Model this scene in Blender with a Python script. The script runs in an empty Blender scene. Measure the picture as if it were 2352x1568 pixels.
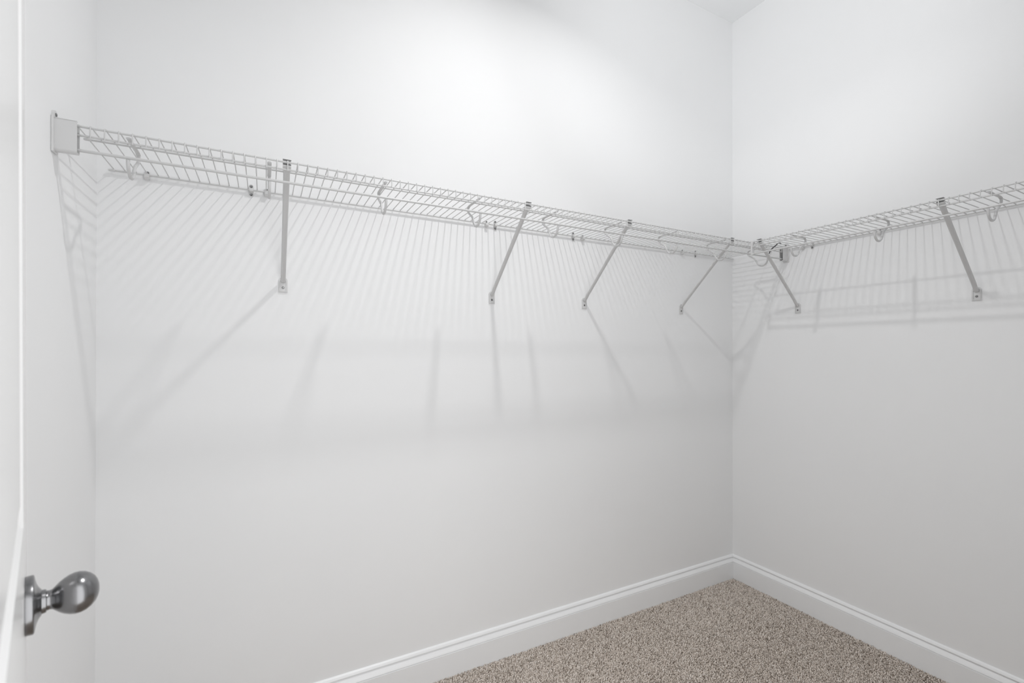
import bpy, bmesh, math, random
import numpy as np
from mathutils import Vector, Matrix

# ------------------------------------------------------------------ camera
scene = bpy.context.scene
C = scene.collection
IMG_W = 2352.0
F_PX, YAW, PITCH, ROLL, HORIZON = 1065.12, 0.48864, 0.00279, 0.00096, 803.48
CAM = Vector((-2.2770, -1.6900, 1.2406))
fw = Vector((math.sin(YAW) * math.cos(PITCH), math.cos(YAW) * math.cos(PITCH), math.sin(PITCH)))
rt = Vector((math.cos(YAW), -math.sin(YAW), 0.0))
up = rt.cross(fw)
r2 = math.cos(ROLL) * rt + math.sin(ROLL) * up
u2 = -math.sin(ROLL) * rt + math.cos(ROLL) * up
cd = bpy.data.cameras.new('camera')
cam = bpy.data.objects.new('camera', cd)
C.objects.link(cam)
cam.matrix_world = Matrix(((r2.x, u2.x, -fw.x, CAM.x), (r2.y, u2.y, -fw.y, CAM.y),
                           (r2.z, u2.z, -fw.z, CAM.z), (0, 0, 0, 1)))
cd.sensor_fit = 'HORIZONTAL'
cd.sensor_width = 36.0
cd.lens = F_PX * 36.0 / IMG_W
cd.shift_y = (HORIZON - 784.0) / IMG_W
cd.clip_start = 0.01
cd.dof.use_dof = True
cd.dof.focus_distance = 2.2
cd.dof.aperture_fstop = 5.6
scene.camera = cam

# ------------------------------------------------------------------ light
w = bpy.data.worlds.new('adjoining_room')
scene.world = w
w.use_nodes = True
w.node_tree.nodes['Background'].inputs[0].default_value = (0.985, 0.992, 1.0, 1)
w.node_tree.nodes['Background'].inputs[1].default_value = 2.15

# small round surface-mounted ceiling light, just above the frame
ll = bpy.data.lights.new('closet_ceiling_lamp', 'AREA')
ll.shape = 'DISK'
ll.size = 0.09
ll.energy = 9.2
ll.spread = math.radians(140)
ll.color = (1.0, 0.995, 0.99)
llo = bpy.data.objects.new('closet_ceiling_lamp', ll)
C.objects.link(llo)
llo.location = (-1.53, -0.80, 3.02)

# added fill spot, no real fixture, aimed up to brighten the far ceiling corner
fl = bpy.data.lights.new('added_corner_fill', 'SPOT')
fl.energy = 70.0
fl.color = (0.985, 0.992, 1.0)
fl.spot_size = math.radians(64)
fl.spot_blend = 1.0
fl.shadow_soft_size = 0.04
flo = bpy.data.objects.new('added_corner_fill', fl)
C.objects.link(flo)
flo.location = (-2.05, -1.50, 1.80)
flo.rotation_euler = (Vector((-0.15, -0.30, 2.95)) - flo.location).to_track_quat('-Z', 'Y').to_euler()

# the open doorway as the sampling portal for the adjoining room's light
pl = bpy.data.lights.new('doorway_portal', 'AREA')
pl.shape = 'RECTANGLE'
pl.size, pl.size_y = 0.77, 2.05
pl.cycles.is_portal = True
plo = bpy.data.objects.new('doorway_portal', pl)
C.objects.link(plo)
plo.location = (-1.96, -1.712, 1.025)
plo.rotation_euler = (math.radians(90), 0, 0)

vs = scene.view_settings
vs.view_transform = 'Standard'
vs.look = 'None'
vs.gamma = 1.0
vs.use_curve_mapping = False
vs.exposure = 0.14
scene.cycles.use_denoising = True
scene.cycles.max_bounces = 8
scene.cycles.diffuse_bounces = 6
scene.cycles.glossy_bounces = 3
scene.cycles.use_adaptive_sampling = True
scene.cycles.adaptive_threshold = 0.015
scene.cycles.sample_clamp_indirect = 6.0

# ------------------------------------------------------------------ materials
def mat(name, col, rough=0.5, metal=0.0, spec=0.5):
    m = bpy.data.materials.new(name)
    m.use_nodes = True
    b = m.node_tree.nodes['Principled BSDF']
    b.inputs['Base Color'].default_value = (*col, 1)
    b.inputs['Roughness'].default_value = rough
    b.inputs['Metallic'].default_value = metal
    b.inputs['Specular IOR Level'].default_value = spec
    return m, m.node_tree, b

def add_bump(nt, b, scale, strength, dist, detail=3):
    tc = nt.nodes.new('ShaderNodeTexCoord')
    n = nt.nodes.new('ShaderNodeTexNoise')
    n.inputs['Scale'].default_value = scale
    n.inputs['Detail'].default_value = detail
    bp = nt.nodes.new('ShaderNodeBump')
    bp.inputs['Strength'].default_value = strength
    bp.inputs['Distance'].default_value = dist
    nt.links.new(tc.outputs['Object'], n.inputs['Vector'])
    nt.links.new(n.outputs['Fac'], bp.inputs['Height'])
    nt.links.new(bp.outputs['Normal'], b.inputs['Normal'])

def color_noise(nt, b, scale, c0, c1, lo=0.35, hi=0.65, detail=2):
    tc = nt.nodes.new('ShaderNodeTexCoord')
    n = nt.nodes.new('ShaderNodeTexNoise')
    n.inputs['Scale'].default_value = scale
    n.inputs['Detail'].default_value = detail
    r = nt.nodes.new('ShaderNodeValToRGB')
    r.color_ramp.elements[0].position = lo
    r.color_ramp.elements[1].position = hi
    r.color_ramp.elements[0].color = (*c0, 1)
    r.color_ramp.elements[1].color = (*c1, 1)
    nt.links.new(tc.outputs['Object'], n.inputs['Vector'])
    nt.links.new(n.outputs['Fac'], r.inputs['Fac'])
    nt.links.new(r.outputs['Color'], b.inputs['Base Color'])

M = {}
m, nt, b = mat('wall_paint', (0.80, 0.80, 0.805), 0.75, 0, 0.25)
color_noise(nt, b, 1.6, (0.842, 0.846, 0.851), (0.859, 0.863, 0.867), 0.3, 0.7)
add_bump(nt, b, 420, 0.12, 0.0006)
M['wall'] = m
m, nt, b = mat('ceiling_paint', (0.852, 0.860, 0.867), 0.9, 0, 0.15)
add_bump(nt, b, 260, 0.15, 0.0008)
M['ceiling'] = m
m, nt, b = mat('trim_paint', (0.872, 0.88, 0.888), 0.33, 0, 0.5)
add_bump(nt, b, 60, 0.04, 0.0005)
M['trim'] = m
m, nt, b = mat('door_paint', (0.84, 0.84, 0.84), 0.22, 0, 0.5)
add_bump(nt, b, 90, 0.03, 0.0004)
M['door'] = m
m, nt, b = mat('white_coated_wire', (0.60, 0.60, 0.60), 0.34, 0, 0.5)
add_bump(nt, b, 300, 0.05, 0.0003)
M['wire'] = m
m, nt, b = mat('white_plastic', (0.66, 0.66, 0.66), 0.38, 0, 0.5)
add_bump(nt, b, 400, 0.04, 0.0002)
M['plastic'] = m
m, nt, b = mat('zinc_screw', (0.24, 0.24, 0.24), 0.25, 1.0)
add_bump(nt, b, 900, 0.1, 0.0002)
M['screw'] = m
m, nt, b = mat('dark_steel_and_shade', (0.13, 0.13, 0.13), 0.45, 0.6)
add_bump(nt, b, 500, 0.1, 0.0002)
M['dark'] = m
m, nt, b = mat('satin_nickel', (0.25, 0.25, 0.255), 0.24, 1.0)
add_bump(nt, b, 700, 0.03, 0.0001)
M['nickel'] = m
m, nt, b = mat('carpet_backing', (0.22, 0.18, 0.145), 0.95, 0, 0.1)
color_noise(nt, b, 300, (0.32, 0.27, 0.225), (0.58, 0.505, 0.44))
M['backing'] = m

m, nt, b = mat('carpet_yarn', (0.42, 0.36, 0.31), 0.9, 0, 0.1)
at = nt.nodes.new('ShaderNodeAttribute')
at.attribute_name = 'tuft'
rp = nt.nodes.new('ShaderNodeValToRGB')
e = rp.color_ramp.elements
e[0].position, e[0].color = 0.0, (0.30, 0.245, 0.20, 1)
e[1].position, e[1].color = 1.0, (0.93, 0.87, 0.81, 1)
k = e.new(0.45); k.color = (0.77, 0.685, 0.61, 1)
nt.links.new(at.outputs['Fac'], rp.inputs['Fac'])
nt.links.new(rp.outputs['Color'], b.inputs['Base Color'])
b.inputs['Sheen Weight'].default_value = 0.15
M['yarn'] = m

# ------------------------------------------------------------------ helpers
def tag(o, label=None, cat=None, group=None, kind=None):
    if label: o['label'] = label
    if cat: o['category'] = cat
    if group: o['group'] = group
    if kind: o['kind'] = kind
    return o

def thing(name, loc, label, cat, group=None):
    o = bpy.data.objects.new(name, None)
    o.empty_display_size = 0.05
    C.objects.link(o)
    o.location = loc
    return tag(o, label, cat, group)

def obj(name, bm, material, parent=None, smooth=False, root=None):
    """link bm (built in the frame of `root`, world if None) as one mesh"""
    me = bpy.data.meshes.new(name)
    bmesh.ops.recalc_face_normals(bm, faces=bm.faces[:])
    bm.to_mesh(me)
    bm.free()
    me.materials.append(M[material])
    if smooth:
        for pl in me.polygons:
            pl.use_smooth = True
        me.set_sharp_from_angle(angle=math.radians(40))
    o = bpy.data.objects.new(name, me)
    C.objects.link(o)
    if parent is not None:
        o.parent = parent
    return o

def link_copy(o, parent, loc=None):
    c = o.copy()
    C.objects.link(c)
    c.parent = parent
    if loc is not None:
        c.location = loc
    return c

def copy_tree(root, loc, label, rotz=0.0):
    r = root.copy()
    C.objects.link(r)
    r.location = loc
    r.rotation_euler = (0, 0, rotz)
    r['label'] = label
    for ch in list(root.children):
        c = link_copy(ch, r)
        for g in list(ch.children):
            link_copy(g, c)
    return r

def box(bm, x0, x1, y0, y1, z0, z1, bevel=0.0, seg=2):
    vs_ = [bm.verts.new((x, y, z)) for x in (x0, x1) for y in (y0, y1) for z in (z0, z1)]
    q = [(0, 1, 3, 2), (4, 6, 7, 5), (0, 4, 5, 1), (2, 3, 7, 6), (0, 2, 6, 4), (1, 5, 7, 3)]
    fs = [bm.faces.new([vs_[i] for i in f]) for f in q]
    if bevel > 0:
        es = list({ed for f in fs for ed in f.edges})
        bmesh.ops.bevel(bm, geom=es, offset=bevel, segments=seg, profile=0.5, affect='EDGES')
    return bm

def tube(bm, pts, rad, sides=10, flat=None):
    """swept tube through pts; rad may be a list; flat=(a,b) scales the section"""
    P = [Vector(p) for p in pts]
    n = len(P)
    R = rad if isinstance(rad, (list, tuple)) else [rad] * n
    T = []
    for i in range(n):
        a = P[max(i - 1, 0)]
        c = P[min(i + 1, n - 1)]
        T.append((c - a).normalized())
    ref = Vector((1, 0, 0)) if abs(T[0].x) < 0.9 else Vector((0, 0, 1))
    N = (ref - ref.dot(T[0]) * T[0]).normalized()
    rings = []
    fa, fb = flat if flat else (1, 1)
    for i in range(n):
        N = (N - N.dot(T[i]) * T[i]).normalized()
        B = T[i].cross(N)
        rings.append([bm.verts.new(P[i] + R[i] * (fa * math.cos(2 * math.pi * k / sides) * N +
                                                  fb * math.sin(2 * math.pi * k / sides) * B)) for k in range(sides)])
    for i in range(n - 1):
        for k in range(sides):
            bm.faces.new((rings[i][k], rings[i][(k + 1) % sides], rings[i + 1][(k + 1) % sides], rings[i + 1][k]))
    bm.faces.new(list(reversed(rings[0])))
    bm.faces.new(rings[-1])
    return bm

def lathe(bm, prof, axis, origin, sides=24):
    ax = Vector(axis).normalized()
    ref = Vector((0, 0, 1)) if abs(ax.z) < 0.9 else Vector((1, 0, 0))
    u = (ref - ref.dot(ax) * ax).normalized()
    v = ax.cross(u)
    o = Vector(origin)
    rings = []
    for s, r in prof:
        if r < 1e-6:
            rings.append([bm.verts.new(o + ax * s)])
        else:
            rings.append([bm.verts.new(o + ax * s + r * (math.cos(2 * math.pi * k / sides) * u +
                                                         math.sin(2 * math.pi * k / sides) * v)) for k in range(sides)])
    for a, c in zip(rings[:-1], rings[1:]):
        if len(a) == 1 and len(c) == 1:
            continue
        for k in range(sides):
            k2 = (k + 1) % sides
            if len(a) == 1:
                bm.faces.new((a[0], c[k2], c[k]))
            elif len(c) == 1:
                bm.faces.new((a[k], a[k2], c[0]))
            else:
                bm.faces.new((a[k], a[k2], c[k2], c[k]))
    if len(rings[0]) > 1:
        bm.faces.new(list(reversed(rings[0])))
    if len(rings[-1]) > 1:
        bm.faces.new(rings[-1])
    return bm

def smooth_path(pts, sub=4):
    P = [Vector(p) for p in pts]
    out = []
    for i in range(len(P) - 1):
        p0, p1, p2, p3 = P[max(i - 1, 0)], P[i], P[i + 1], P[min(i + 2, len(P) - 1)]
        for k in range(sub):
            t = k / sub
            out.append(0.5 * (2 * p1 + (p2 - p0) * t + (2 * p0 - 5 * p1 + 4 * p2 - p3) * t * t +
                              (3 * p1 - p0 - 3 * p2 + p3) * t ** 3))
    out.append(P[-1])
    return out

def prism(bm, outline, axis_vec, u, v, origin=(0, 0, 0)):
    """extrude a closed 2-D outline (a,b)->a*u+b*v along axis_vec"""
    o, A, U, V = Vector(origin), Vector(axis_vec), Vector(u), Vector(v)
    lo = [bm.verts.new(o + a * U + c * V) for a, c in outline]
    hi = [bm.verts.new(o + A + a * U + c * V) for a, c in outline]
    n = len(lo)
    for i in range(n):
        bm.faces.new((lo[i], lo[(i + 1) % n], hi[(i + 1) % n], hi[i]))
    bm.faces.new(list(reversed(lo)))
    bm.faces.new(hi)
    return bm

# ------------------------------------------------------------------ room
L, ZC, T = 2.695, 3.0556, 0.115
YF = -1.600                     # inner face of the wall with the doorway
DX0, DX1, DZ = -2.345, -1.575, 2.05

def struct(name, bm, material, parent=None, smooth=False):
    o = obj(name, bm, material, parent, smooth)
    o['kind'] = 'structure'
    return o

struct('floor', box(bmesh.new(), -L - T, T, YF - T, T, -0.12, -0.004), 'backing')
struct('ceiling', box(bmesh.new(), -L - T, T, YF - T, T, ZC, ZC + 0.12), 'ceiling')
struct('wall_back', box(bmesh.new(), -L - T, T, 0.0, T, -0.004, ZC), 'wall')
struct('wall_right', box(bmesh.new(), 0.0, T, YF - T, 0.0, -0.004, ZC), 'wall')
struct('wall_left', box(bmesh.new(), -L - T, -L, YF - T, 0.0, -0.004, ZC), 'wall')
bm = bmesh.new()
box(bm, -L, DX0 - 0.018, YF - T, YF, -0.004, ZC)
box(bm, DX1 + 0.018, 0.0, YF - T, YF, -0.004, ZC)
box(bm, DX0 - 0.018, DX1 + 0.018, YF - T, YF, DZ + 0.018, ZC)
struct('wall_front', bm, 'wall')
bm = bmesh.new()
box(bm, DX0 - 0.018, DX0, YF - T, YF, -0.004, DZ)
box(bm, DX1, DX1 + 0.018, YF - T, YF, -0.004, DZ)
box(bm, DX0 - 0.018, DX1 + 0.018, YF - T, YF, DZ, DZ + 0.018)
struct('trim_1', bm, 'trim')

# baseboards: moulded profile (out, height)
BB = [(0, 0.127), (0.0016, 0.127), (0.0060, 0.1235), (0.0092, 0.1175), (0.0094, 0.1152), (0.0038, 0.1144),
      (0.0038, 0.1126), (0.0098, 0.1050), (0.0148, 0.0972), (0.0166, 0.0935), (0.0166, 0.0914), (0.0138, 0.0906),
      (0.0150, 0.0900), (0.0182, 0.0893), (0.0184, 0.0885), (0.0184, -0.004), (0, -0.004)]
def baseboard(name, p0, p1, inward):
    bm_ = bmesh.new()
    p0, p1 = Vector(p0), Vector(p1)
    prism(bm_, BB, p1 - p0, Vector(inward), Vector((0, 0, 1)), p0)
    return struct(name, bm_, 'trim')
baseboard('baseboard_back', (-L + 0.018, 0, 0), (-0.0003, 0, 0), (0, -1, 0))
baseboard('baseboard_right', (0, YF + 0.018, 0), (0, -0.0003, 0), (-1, 0, 0))
baseboard('baseboard_left', (-L, YF + 0.018, 0), (-L, -0.0003, 0), (1, 0, 0))
baseboard('baseboard_front', (DX1 + 0.07, YF, 0), (-0.0003, YF, 0), (0, 1, 0))

# ------------------------------------------------------------------ door with knob
DN = Vector((0.9548, 0.2973, 0.0)).normalized()          # face normal, towards the closet
DU = Vector((-DN.y, DN.x, 0.0))                          # from the hinge to the latch edge
ROS = Vector((-2.5280, -0.9330, 0.9377))                 # centre of the rosette on the face
EDGE = 0.062
DW = 0.735
dz0, dz1 = 0.012, 2.03
door = bpy.data.objects.new('door_1', None)
C.objects.link(door)
door.location = (ROS.x, ROS.y, ROS.z)
# local frame: x along DN, y along DU, z up, origin on the face at the rosette; slightly out of plumb
mx = Matrix((DN, DU, Vector((0, 0, 1)))).transposed()
tilt = Matrix.Rotation(math.radians(-0.30), 3, 'Y')
door.rotation_euler = (mx @ tilt).to_euler()
tag(door, 'white panelled closet door swung open with a nickel knob', kind='structure')
y0, y1 = EDGE - DW, EDGE
zb, zt = dz0 - ROS.z, dz1 - ROS.z
bm = bmesh.new()
PT = 0.0045                                             # depth of the panel recess
panels = [(y0 + 0.115, y1 - 0.115, 1.045 - ROS.z, zt - 0.115), (y0 + 0.115, y1 - 0.115, zb + 0.21, 0.86 - ROS.z)]
# face with two recessed panels, built as strips
def quad(bm_, pts):
    bm_.faces.new([bm_.verts.new(p) for p in pts])
ya, yb = panels[0][0], panels[0][1]
for a, c_, d_, e_ in [(y0, ya, zb, zt), (yb, y1, zb, zt), (ya, yb, zb, panels[1][2]),
                      (ya, yb, panels[1][3], panels[0][2]), (ya, yb, panels[0][3], zt)]:
    quad(bm, [(0, a, d_), (0, c_, d_), (0, c_, e_), (0, a, e_)])
TH = 0.035
quad(bm, [(-TH, y0, zb), (-TH, y0, zt), (-TH, y1, zt), (-TH, y1, zb)])
quad(bm, [(0, y1, zb), (-TH, y1, zb), (-TH, y1, zt), (0, y1, zt)])
quad(bm, [(0, y0, zb), (0, y0, zt), (-TH, y0, zt), (-TH, y0, zb)])
quad(bm, [(0, y0, zt), (0, y1, zt), (-TH, y1, zt), (-TH, y0, zt)])
quad(bm, [(0, y0, zb), (-TH, y0, zb), (-TH, y1, zb), (0, y1, zb)])
bmesh.ops.remove_doubles(bm, verts=bm.verts[:], dist=1e-5)
slab = obj('door_slab', bm, 'door', door)
for (a, c_, d_, e_) in panels:
    bm = bmesh.new()
    bw = 0.020
    rings = []
    for off, dep in ((0.0, 0.0), (0.004, -PT * 0.9), (0.008, -PT), (bw * 0.8, -PT * 0.75), (bw + 0.012, -PT * 0.35)):
        rings.append([bm.verts.new((dep, yy, zz)) for yy, zz in
                      ((a + off, d_ + off), (c_ - off, d_ + off), (c_ - off, e_ - off), (a + off, e_ - off))])
    for r0, r1 in zip(rings[:-1], rings[1:]):
        for k_ in range(4):
            bm.faces.new((r0[k_], r0[(k_ + 1) % 4], r1[(k_ + 1) % 4], r1[k_]))
    bm.faces.new(rings[-1])
    obj('door_panel', bm, 'door', door)

bm = bmesh.new()
lathe(bm, [(s * 1e-3, r * 1e-3) for s, r in [
    (8.0, 12.5), (12, 14.2), (15, 13.6), (17.5, 13.2), (18.2, 11.6), (20.5, 11.0), (23, 11.6), (25.5, 14), (29, 17.4),
    (33, 20.4), (38, 23.0), (43, 24.4), (48, 24.4), (53, 23.0), (58, 19.8), (62, 15.4), (64.5, 10.4), (65.8, 5.4), (66.2, 0)]],
    (1, 0, 0), (0, 0, 0), 40)
knob = obj('door_knob', bm, 'nickel', door, True)
tag(knob, 'egg-shaped satin nickel knob')
bm = bmesh.new()
lathe(bm, [(s * 1e-3, r * 1e-3) for s, r in [
    (0.3, 33.2), (6.3, 33.5), (7.2, 33.0), (7.8, 31.8), (8.6, 27), (9.8, 22), (11.5, 17.8), (13.5, 15.0), (14, 13)]],
    (1, 0, 0), (0, 0, 0), 48)
ros = obj('rosette', bm, 'nickel', knob, True)

# ------------------------------------------------------------------ wire shelves
RW, RR, RH = 0.00145, 0.0025, 0.0036
DA, ZA = 0.3015, 1.7495
LIP, HANG = -0.0202, -0.0546

# local frame of a shelf: x along the wall, y into the wall (0 = wall face), z up; origin at wall line, deck-rod height
def deck_wire_mesh(name, depth):
    bm_ = bmesh.new()
    zt_ = RR + RW
    tube(bm_, [(0, -0.0040, -0.001), (0, -0.0046, zt_ - 0.0012), (0, -0.0075, zt_), (0, -depth + 0.004, zt_),
               (0, -depth - 0.0022, zt_ - 0.0012), (0, -depth - RR - RW, zt_ - 0.0050),
               (0, -depth - RR - RW, LIP - 0.0035)], RW, 8)
    o = obj(name, bm_, 'wire', None, True)
    return o

def shelf(loc, rotz, x0, x1, label, wires, hang0, hang1, caps):
    s = thing('wire_shelf', loc, label, 'shelf', 'white wire shelves')
    s.rotation_euler = (0, 0, rotz)
    def rod(nm, xa, xb, y, z, r=RR):
        o_ = obj(nm, tube(bmesh.new(), [(xa, y, z), (xb, y, z)], r, 12), 'wire', s, True)
        return o_
    rods = [rod('back_rod', x0, x1, -0.008, 0), rod('middle_rod', x0 + 0.004, x1, -0.225, 0)]
    rod('front_rod', hang0, hang1, -DA, 0)
    rod('lip_rod', hang0, hang1, -DA, LIP)
    rod('hanging_rail', hang0, hang1, -DA, HANG, RH)
    for o_, y in zip(rods, (-0.008, -0.225)):
        for sx, on in ((x0, caps[0]), (x1, caps[1])):
            if on:
                sg = -1 if sx == x0 else 1
                xx = sx + (0.004 if (y < -0.1 and sg < 0) else 0)
                bm_ = lathe(bmesh.new(), [(-0.007, 0.0034), (0.004, 0.0035), (0.0072, 0.0028), (0.0085, 0)],
                            (sg, 0, 0), (xx, y, 0), 12)
                obj('rod_cap', bm_, 'plastic', o_, True)
    first = None
    for x in wires:
        if first is None:
            first = deck_wire_mesh('wire', DA)
            first.parent = s
            first.location = (x, 0, 0)
        else:
            link_copy(first, s, (x, 0, 0))
    return s

wa = [-2.6564 + 0.02537 * i for i in range(104)]
shelf_a = shelf((0, 0, ZA), 0.0, -2.6600, -0.0110,
                'long white wire shelf spanning the wall between two end brackets', wa, -2.6930, -0.0020, (True, True))
# right wall: local x runs from the corner towards the camera (world -y)
ZB = 1.7430
wb = [0.3318 + 0.02555 * i for i in range(49)]
shelf_b = shelf((0, 0, ZB), -math.pi / 2, 0.3260, 1.5900,
                'shorter white wire shelf butting into the long one at the corner', wb, 0.3245, 1.5985, (True, False))

# ------------------------------------------------------------------ diagonal braces
def make_brace(label):
    b_ = thing('shelf_brace', (0, 0, 0), label, 'shelf brace', 'braces under the wire shelves')
    # origin: wall face at the centre of the foot plate; wall towards +y; shelf rod at (0,-DA,+0.293)
    TZ = ZA - 1.456
    bm_ = bmesh.new()
    path = [(0, -0.0040, 0.010), (0, -0.012, 0.018), (0, -0.030, 0.038), (0, -0.15, 0.153), (0, -0.26, 0.258), (0, -0.283, TZ - 0.012)]
    tube(bm_, path, [0.0068, 0.0072, 0.0074, 0.0076, 0.0082, 0.0088], 14, (1.0, 0.72))
    obj('brace_tube', bm_, 'wire', b_, True)
    # arch-topped foot plate with a raised rim
    def arch(w_, zlo, zhi, n=10, r=None):
        r = w_ if r is None else r
        pts_ = [(-w_, zlo), (w_, zlo)]
        for i in range(n + 1):
            a = math.pi * i / n
            pts_.append((w_ * math.cos(a), zhi - r + r * math.sin(a)))
        return pts_
    bm_ = bmesh.new()
    prism(bm_, arch(0.0135, -0.024, 0.025, r=0.011), (0, -0.0030, 0), (1, 0, 0), (0, 0, 1))
    foot = obj('foot_plate', bm_, 'plastic', b_)
    bm_ = bmesh.new()
    o_out, o_in = arch(0.0110, -0.0215, 0.022, r=0.010), arch(0.0088, -0.0193, 0.019, r=0.0085)
    n = len(o_out)
    A = [bm_.verts.new((x, -0.003, z)) for x, z in o_out]
    B = [bm_.verts.new((x, -0.0050, z)) for x, z in o_out]
    D = [bm_.verts.new((x, -0.0050, z)) for x, z in o_in]
    E_ = [bm_.verts.new((x, -0.003, z)) for x, z in o_in]
    for i in range(n):
        j = (i + 1) % n
        bm_.faces.new((A[i], A[j], B[j], B[i]))
        bm_.faces.new((B[i], B[j], D[j], D[i]))
        bm_.faces.new((D[i], D[j], E_[j], E_[i]))
    obj('raised_rim', bm_, 'plastic', foot)
    bm_ = lathe(bmesh.new(), [(0.003, 0.0040), (0.0040, 0.0040), (0.0052, 0.0030), (0.0056, 0)], (0, -1, 0), (0, 0, -0.0085), 14)
    obj('screw', bm_, 'screw', foot, True)
    # top clip gripping the front rod
    bm_ = bmesh.new()
    prism(bm_, [(-0.2800, TZ - 0.014), (-0.2860, TZ - 0.019), (-0.2975, TZ - 0.0090), (-0.2975, TZ - 0.0045), (-0.2915, TZ - 0.0036),
                (-0.2905, TZ + 0.0068), (-0.2990, TZ + 0.0070), (-0.2990, TZ + 0.0078), (-0.2890, TZ + 0.0078), (-0.2870, TZ - 0.0055)],
          (0.020, 0, 0), (0, 1, 0), (0, 0, 1), (-0.010, 0, 0))
    obj('top_clip', bm_, 'plastic', b_)
    for y_a, y_b, z_a, z_b, hw in ((-0.3005, -0.2990, 0.0068, 0.0080, 0.0105), (-0.2985, -0.2915, -0.0060, -0.0034, 0.0098)):
        obj('clip_jaw_and_shade', box(bmesh.new(), -hw, hw, y_a, y_b, TZ + z_a, TZ + z_b), 'dark', b_)  # upper strip is the jaw edge, lower one paints the shadow under the rod
    return b_

ZF = 1.456
brA = [(-2.2266, 'first from the end bracket beside the door'), (-1.4720, 'second from the end bracket beside the door'),
       (-1.0117, 'third from the end bracket beside the door'), (-0.3995, 'last before the corner')]
brace0 = make_brace('slanted white brace under the long shelf, ' + brA[0][1])
brace0.location = (brA[0][0], 0, ZF)
for x, t_ in brA[1:]:
    copy_tree(brace0, (x, 0, ZF), 'slanted white brace under the long shelf, ' + t_)
for y, t_ in [(-0.3577, 'slanted white brace under the shorter shelf, beside its corner joint'),
              (-0.9975, 'slanted white brace under the shorter shelf, farther from the corner')]:
    copy_tree(brace0, (0, y, ZF - ZA + ZB), t_, -math.pi / 2)

# ------------------------------------------------------------------ rod hooks
def make_hook(label):
    h_ = thing('rod_hook', (0, 0, 0), label, 'hook', 'rod hooks under the wire shelves')
    pr = [(-0.2975, -0.0066), (-0.268, -0.0074), (-0.232, -0.0078), (-0.210, -0.0082), (-0.1995, -0.0120), (-0.1965, -0.0205),
          (-0.2030, -0.0310), (-0.2200, -0.0430), (-0.2355, -0.0545), (-0.2430, -0.0680), (-0.2520, -0.0830), (-0.2660, -0.0920),
          (-0.2820, -0.0915), (-0.2945, -0.0820), (-0.3000, -0.0700), (-0.3015, -0.0590)]
    pts_ = smooth_path([(0, y, z) for y, z in pr], 3)
    bm_ = bmesh.new()
    tube(bm_, pts_[:13], 0.0044, 10, (1.15, 0.55))
    obj('strap', bm_, 'wire', h_, True)
    bm_ = bmesh.new()
    tube(bm_, pts_[12:], 0.0039, 10)
    obj('hook_loop', bm_, 'wire', h_, True)
    return h_

hooksA = [-2.5640, -2.2686, -1.9620, -1.6565, -1.3527, -1.0550, -0.7570, -0.4480, -0.1480]
ordn = ['first', 'second', 'third', 'fourth', 'fifth', 'sixth', 'seventh', 'eighth', 'ninth']
hk = None
for x, t_ in zip(hooksA, ordn):
    lb = 'white rod hook under the long shelf, %s from the end bracket beside the door' % t_
    if hk is None:
        hk = make_hook(lb)
        hk.location = (x, 0, ZA)
    else:
        copy_tree(hk, (x, 0, ZA), lb)
for y, t_ in [(-0.5050, 'nearest the corner'), (-0.8110, 'second from the corner'), (-1.1150, 'third from the corner'), (-1.415, 'farthest from the corner')]:
    copy_tree(hk, (0, y, ZB), 'white rod hook under the shorter shelf, ' + t_, -math.pi / 2)

# ------------------------------------------------------------------ wall clips and screw plates
def make_clip(label):
    c_ = thing('wall_clip', (0, 0, 0), label, 'clip', 'plastic clips on the wall')
    bm_ = bmesh.new()
    # J-shaped saddle hooked under the back rod
    prof = [(0, 0.012), (0, -0.012), (-0.006, -0.0145), (-0.012, -0.0125), (-0.0155, -0.0070), (-0.0155, 0.0030), (-0.0125, 0.0030),
            (-0.0118, -0.0022), (-0.0080, -0.0042), (-0.0044, -0.0022), (-0.0040, 0.012)]
    prism(bm_, prof, (0.0125, 0, 0), (0, 1, 0), (0, 0, 1), (-0.00625, 0, 0))
    bmesh.ops.bevel(bm_, geom=[e_ for e_ in bm_.edges if abs((e_.verts[0].co - e_.verts[1].co).x) < 1e-6], offset=0.0012, segments=2, affect='EDGES')
    body = obj('saddle', bm_, 'plastic', c_)
    bm_ = lathe(bmesh.new(), [(0.003, 0.0034), (0.0052, 0.0034), (0.0062, 0.0026), (0.0066, 0)], (0, -1, 0), (0.001, 0, 0.0085), 12)
    obj('pin', bm_, 'screw', c_, True)
    return c_

def make_plate(label):
    c_ = thing('screw_plate', (0, 0, 0), label, 'clip', 'two-screw plates on the wall')
    bm_ = bmesh.new()
    pts_ = []
    w_, h_ = 0.0068, 0.0195
    for i in range(9):
        a = math.pi * i / 8
        pts_.append((w_ * math.cos(a), h_ - w_ + w_ * math.sin(a)))
    for i in range(9):
        a = math.pi + math.pi * i / 8
        pts_.append((w_ * math.cos(a), -h_ + w_ + w_ * math.sin(a)))
    prism(bm_, pts_, (0, -0.0028, 0), (1, 0, 0), (0, 0, 1))
    obj('plate', bm_, 'plastic', c_)
    bm_ = bmesh.new()
    prism(bm_, [(-0.0025, 0.0060), (-0.0025, -0.0060), (-0.0090, -0.0062), (-0.0128, -0.0030), (-0.0128, 0.0030), (-0.0090, 0.0062)],
          (0.0110, 0, 0), (0, 1, 0), (0, 0, 1), (-0.0055, 0, 0))
    obj('rod_saddle', bm_, 'plastic', c_)
    for z in (0.0128, -0.0128):
        bm_ = lathe(bmesh.new(), [(0.0026, 0.0044), (0.0036, 0.0044), (0.0046, 0.0034), (0.0040, 0.0014), (0.0036, 0)], (0, -1, 0), (0, 0, z), 14)
        obj('screw', bm_, 'screw', c_, True)
    return c_

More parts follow.
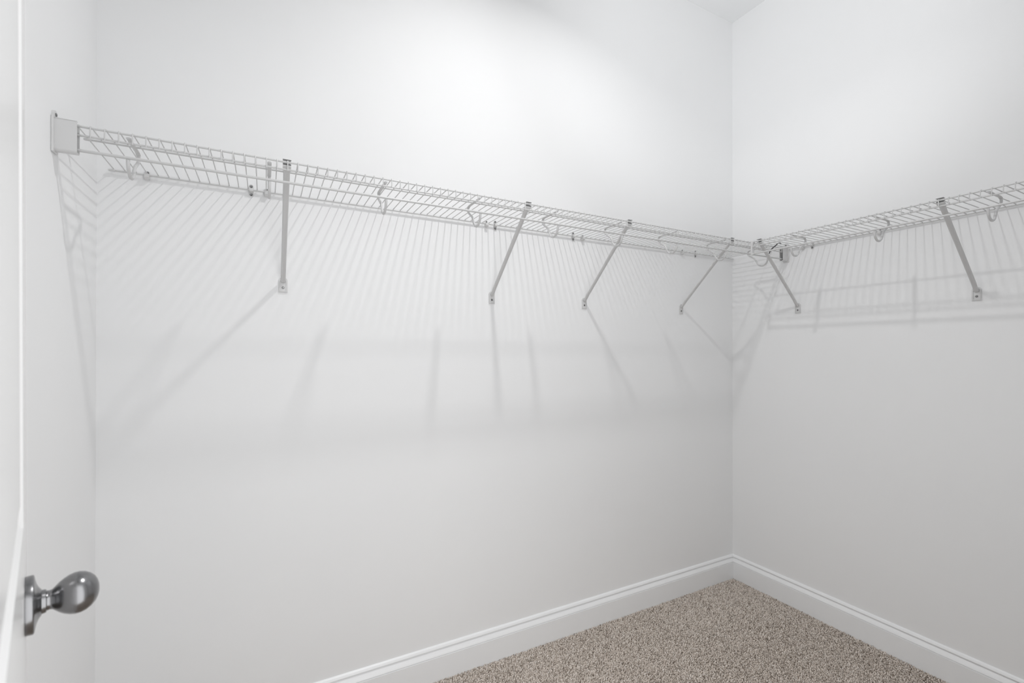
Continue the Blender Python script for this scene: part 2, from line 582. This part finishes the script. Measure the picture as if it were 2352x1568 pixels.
clips = [(-2.5814, 'first'), (-2.2753, 'second'), (-1.4981, 'third'), (-1.0239, 'fourth'), (-0.3954, 'fifth')]
cl = None
for x, t_ in clips:
    lb = 'small white plastic wall clip on the long shelf back rod, %s from the door side' % t_
    if cl is None:
        cl = make_clip(lb)
        cl.location = (x, 0, ZA)
    else:
        copy_tree(cl, (x, 0, ZA), lb)
for y, t_ in [(-0.3830, 'small white wall clip on the shorter shelf, by the end bracket'),
              (-0.6990, 'small white wall clip on the shorter shelf, between first and second rod hooks')]:
    copy_tree(cl, (0, y, ZB), t_, -math.pi / 2)
plates = [(-2.3180, 'first'), (-1.4575, 'second'), (-1.0738, 'third'), (-0.2963, 'fourth')]
pt = None
for x, t_ in plates:
    lb = 'narrow two-screw plate holding the long shelf back rod, %s from the door side' % t_
    if pt is None:
        pt = make_plate(lb)
        pt.location = (x, 0, ZA)
    else:
        copy_tree(pt, (x, 0, ZA), lb)
copy_tree(pt, (0, -0.4255, ZB), 'narrow two-screw plate holding the shorter shelf back rod', -math.pi / 2)

# ------------------------------------------------------------------ end brackets of the long shelf
def make_bracket(label):
    """sleeve on a wall at x=0, opening towards +x; rods at y=0, z 0 .. HANG"""
    b_ = thing('end_bracket', (0, 0, 0), label, 'bracket', 'end brackets of the long shelf')
    bm_ = bmesh.new()
    box(bm_, 0.0, 0.0045, -0.0150, 0.0140, -0.0690, 0.0110, 0.0016, 2)
    fl_ = obj('flange', bm_, 'plastic', b_)
    bm_ = bmesh.new()
    out = [(-0.011, 0.008), (-0.011, 0.017)] + [(0.011 * -math.cos(math.pi * i / 8), 0.017 + 0.0085 * math.sin(math.pi * i / 8)) for i in range(1, 8)] + [(0.011, 0.017), (0.011, 0.008)]
    prism(bm_, out, (0.0045, 0, 0), (0, 1, 0), (0, 0, 1))
    obj('screw_ear', bm_, 'plastic', fl_)
    bm_ = lathe(bmesh.new(), [(0.0045, 0.0040), (0.0055, 0.0040), (0.0066, 0.0028), (0.0068, 0)], (1, 0, 0), (0, 0, 0.0165), 12)
    obj('screw', bm_, 'screw', fl_, True)
    # U-shaped sleeve: outer and inner outlines in (y,z), extruded along x
    def U(y_, zlo, zhi, r):
        pts_ = [(-y_, zhi), (-y_, zlo + r)]
        for i in range(1, 6):
            a = math.pi + 0.5 * math.pi * i / 6
            pts_.append((-y_ + r + r * math.cos(a), zlo + r + r * math.sin(a)))
        pts_ += [(-y_ + r, zlo), (y_ - r, zlo)]
        for i in range(1, 6):
            a = 1.5 * math.pi + 0.5 * math.pi * i / 6
            pts_.append((y_ - r + r * math.cos(a), zlo + r + r * math.sin(a)))
        pts_ += [(y_, zlo + r), (y_, zhi)]
        return pts_
    bm_ = bmesh.new()
    uo, ui = U(0.0098, -0.0650, 0.0068, 0.006), U(0.0076, -0.0628, 0.0068, 0.0042)
    prism(bm_, uo + list(reversed(ui)), (0.0390, 0, 0), (0, 1, 0), (0, 0, 1), (0.0035, 0, 0))
    obj('sleeve', bm_, 'plastic', b_)
    bm_ = bmesh.new()
    box(bm_, 0.0035, 0.0425, -0.0098, -0.0040, 0.0060, 0.0078)
    obj('sleeve_lip', bm_, 'plastic', b_)
    return b_
eb = make_bracket('white plastic end bracket on the wall beside the door knob')
eb['label'] = 'white plastic end bracket on the narrow wall strip behind the door'
eb.location = (-L, -DA, ZA)
eb2 = copy_tree(eb, (0, -DA, ZA), 'white plastic end bracket in the shade under the shorter shelf', math.pi)

# ------------------------------------------------------------------ corner joint
cj = thing('corner_connector', (-0.300, -0.3140, ZB), 'upright white plastic connector joining the two shelves at their front corner', 'connector')
bm = bmesh.new()
box(bm, -0.0085, 0.0085, -0.0165, -0.0085, -0.0605, 0.0050, 0.0018, 2)
obj('connector_body', bm, 'plastic', cj)
for z in (0.0, LIP, HANG):
    bm = bmesh.new()
    box(bm, -0.0060, 0.0060, -0.0200, -0.0150, z - 0.0048, z + 0.0048, 0.0015, 1)
    obj('rod_socket', bm, 'plastic', cj)
jc = thing('joining_strap', (-0.152, -0.3540, 1.7470), 'thin dark bent strap tying the shorter shelf to the long one', 'strap')
bm = bmesh.new()
tube(bm, smooth_path([(0.012, -0.004, 0.0035), (0.0, 0.0, 0.0015), (0.002, 0.012, -0.006), (0.008, 0.030, -0.013), (0.016, 0.044, -0.018), (0.022, 0.054, -0.025), (0.023, 0.058, -0.034)], 3), 0.0026, 8, (1.0, 0.6))
obj('strap_band', bm, 'dark', jc, True)
bm = lathe(bmesh.new(), [(0, 0.0035), (0.003, 0.0035), (0.004, 0)], (0, 0, -1), (0.014, -0.004, 0.0020), 10)
obj('rivet', bm, 'dark', jc, True)

# ------------------------------------------------------------------ carpet pile
rng = np.random.default_rng(7)
sp = 0.0050
xs = np.arange(-L + 0.019, -0.0185, sp)
ys = np.arange(YF - T, -0.0185, sp)
gx, gy = np.meshgrid(xs, ys)
gx = gx.ravel() + rng.uniform(-0.45, 0.45, gx.size) * sp
gy = gy.ravel() + rng.uniform(-0.45, 0.45, gy.size) * sp
ok = (gy > YF) | ((gx > DX0) & (gx < DX1))
gx, gy = gx[ok], gy[ok]
n = gx.size
h = rng.uniform(0.006, 0.0105, n)
rad = rng.uniform(0.0022, 0.0034, n)
# slow drift of the pile direction (vacuum strokes)
ld = 2.2 * np.sin(1.7 * gx + 0.9 * gy) + 1.3 * np.sin(3.1 * gy - 1.1 * gx + 0.8) + rng.normal(0, 0.9, n)
lm = rng.uniform(0.0005, 0.0055, n)
lx, ly = lm * np.cos(ld), lm * np.sin(ld)
ph = rng.uniform(0, 2 * math.pi, n)
V = np.zeros((n, 7, 3))
for k in range(3):
    a = ph + 2 * math.pi * k / 3
    V[:, k, 0] = gx + 0.8 * rad * np.cos(a)
    V[:, k, 1] = gy + 0.8 * rad * np.sin(a)
    V[:, k, 2] = -0.005
    a2 = a + 0.7
    V[:, 3 + k, 0] = gx + 0.6 * lx + rad * np.cos(a2)
    V[:, 3 + k, 1] = gy + 0.6 * ly + rad * np.sin(a2)
    V[:, 3 + k, 2] = 0.68 * h - 0.004
V[:, 6, 0] = gx + lx
V[:, 6, 1] = gy + ly
V[:, 6, 2] = h - 0.004
V[:, :, 0] = np.clip(V[:, :, 0], -L + 0.0183, -0.0183)
V[:, :, 1] = np.minimum(V[:, :, 1], -0.0183)
F = np.array([[0, 1, 4], [0, 4, 3], [1, 2, 5], [1, 5, 4], [2, 0, 3], [2, 3, 5], [3, 4, 6], [4, 5, 6], [5, 3, 6]])
faces = (F[None] + (np.arange(n) * 7)[:, None, None]).reshape(-1, 3)
me = bpy.data.meshes.new('carpet_pile')
me.vertices.add(n * 7)
me.vertices.foreach_set('co', V.reshape(-1).astype(np.float32))
nf = faces.shape[0]
me.loops.add(nf * 3)
me.loops.foreach_set('vertex_index', faces.reshape(-1).astype(np.int32))
me.polygons.add(nf)
me.polygons.foreach_set('loop_start', (np.arange(nf) * 3).astype(np.int32))
me.polygons.foreach_set('loop_total', np.full(nf, 3, np.int32))
me.update(calc_edges=True)
me.validate()
shade = np.clip(rng.normal(0.46, 0.24, n), 0, 1)
at_ = me.attributes.new('tuft', 'FLOAT', 'POINT')
at_.data.foreach_set('value', np.repeat(shade, 7).astype(np.float32))
me.materials.append(M['yarn'])
cp = bpy.data.objects.new('carpet_pile', me)
C.objects.link(cp)
tag(cp, 'taupe speckled twist-pile carpet covering the closet floor', 'carpet', None, 'stuff')
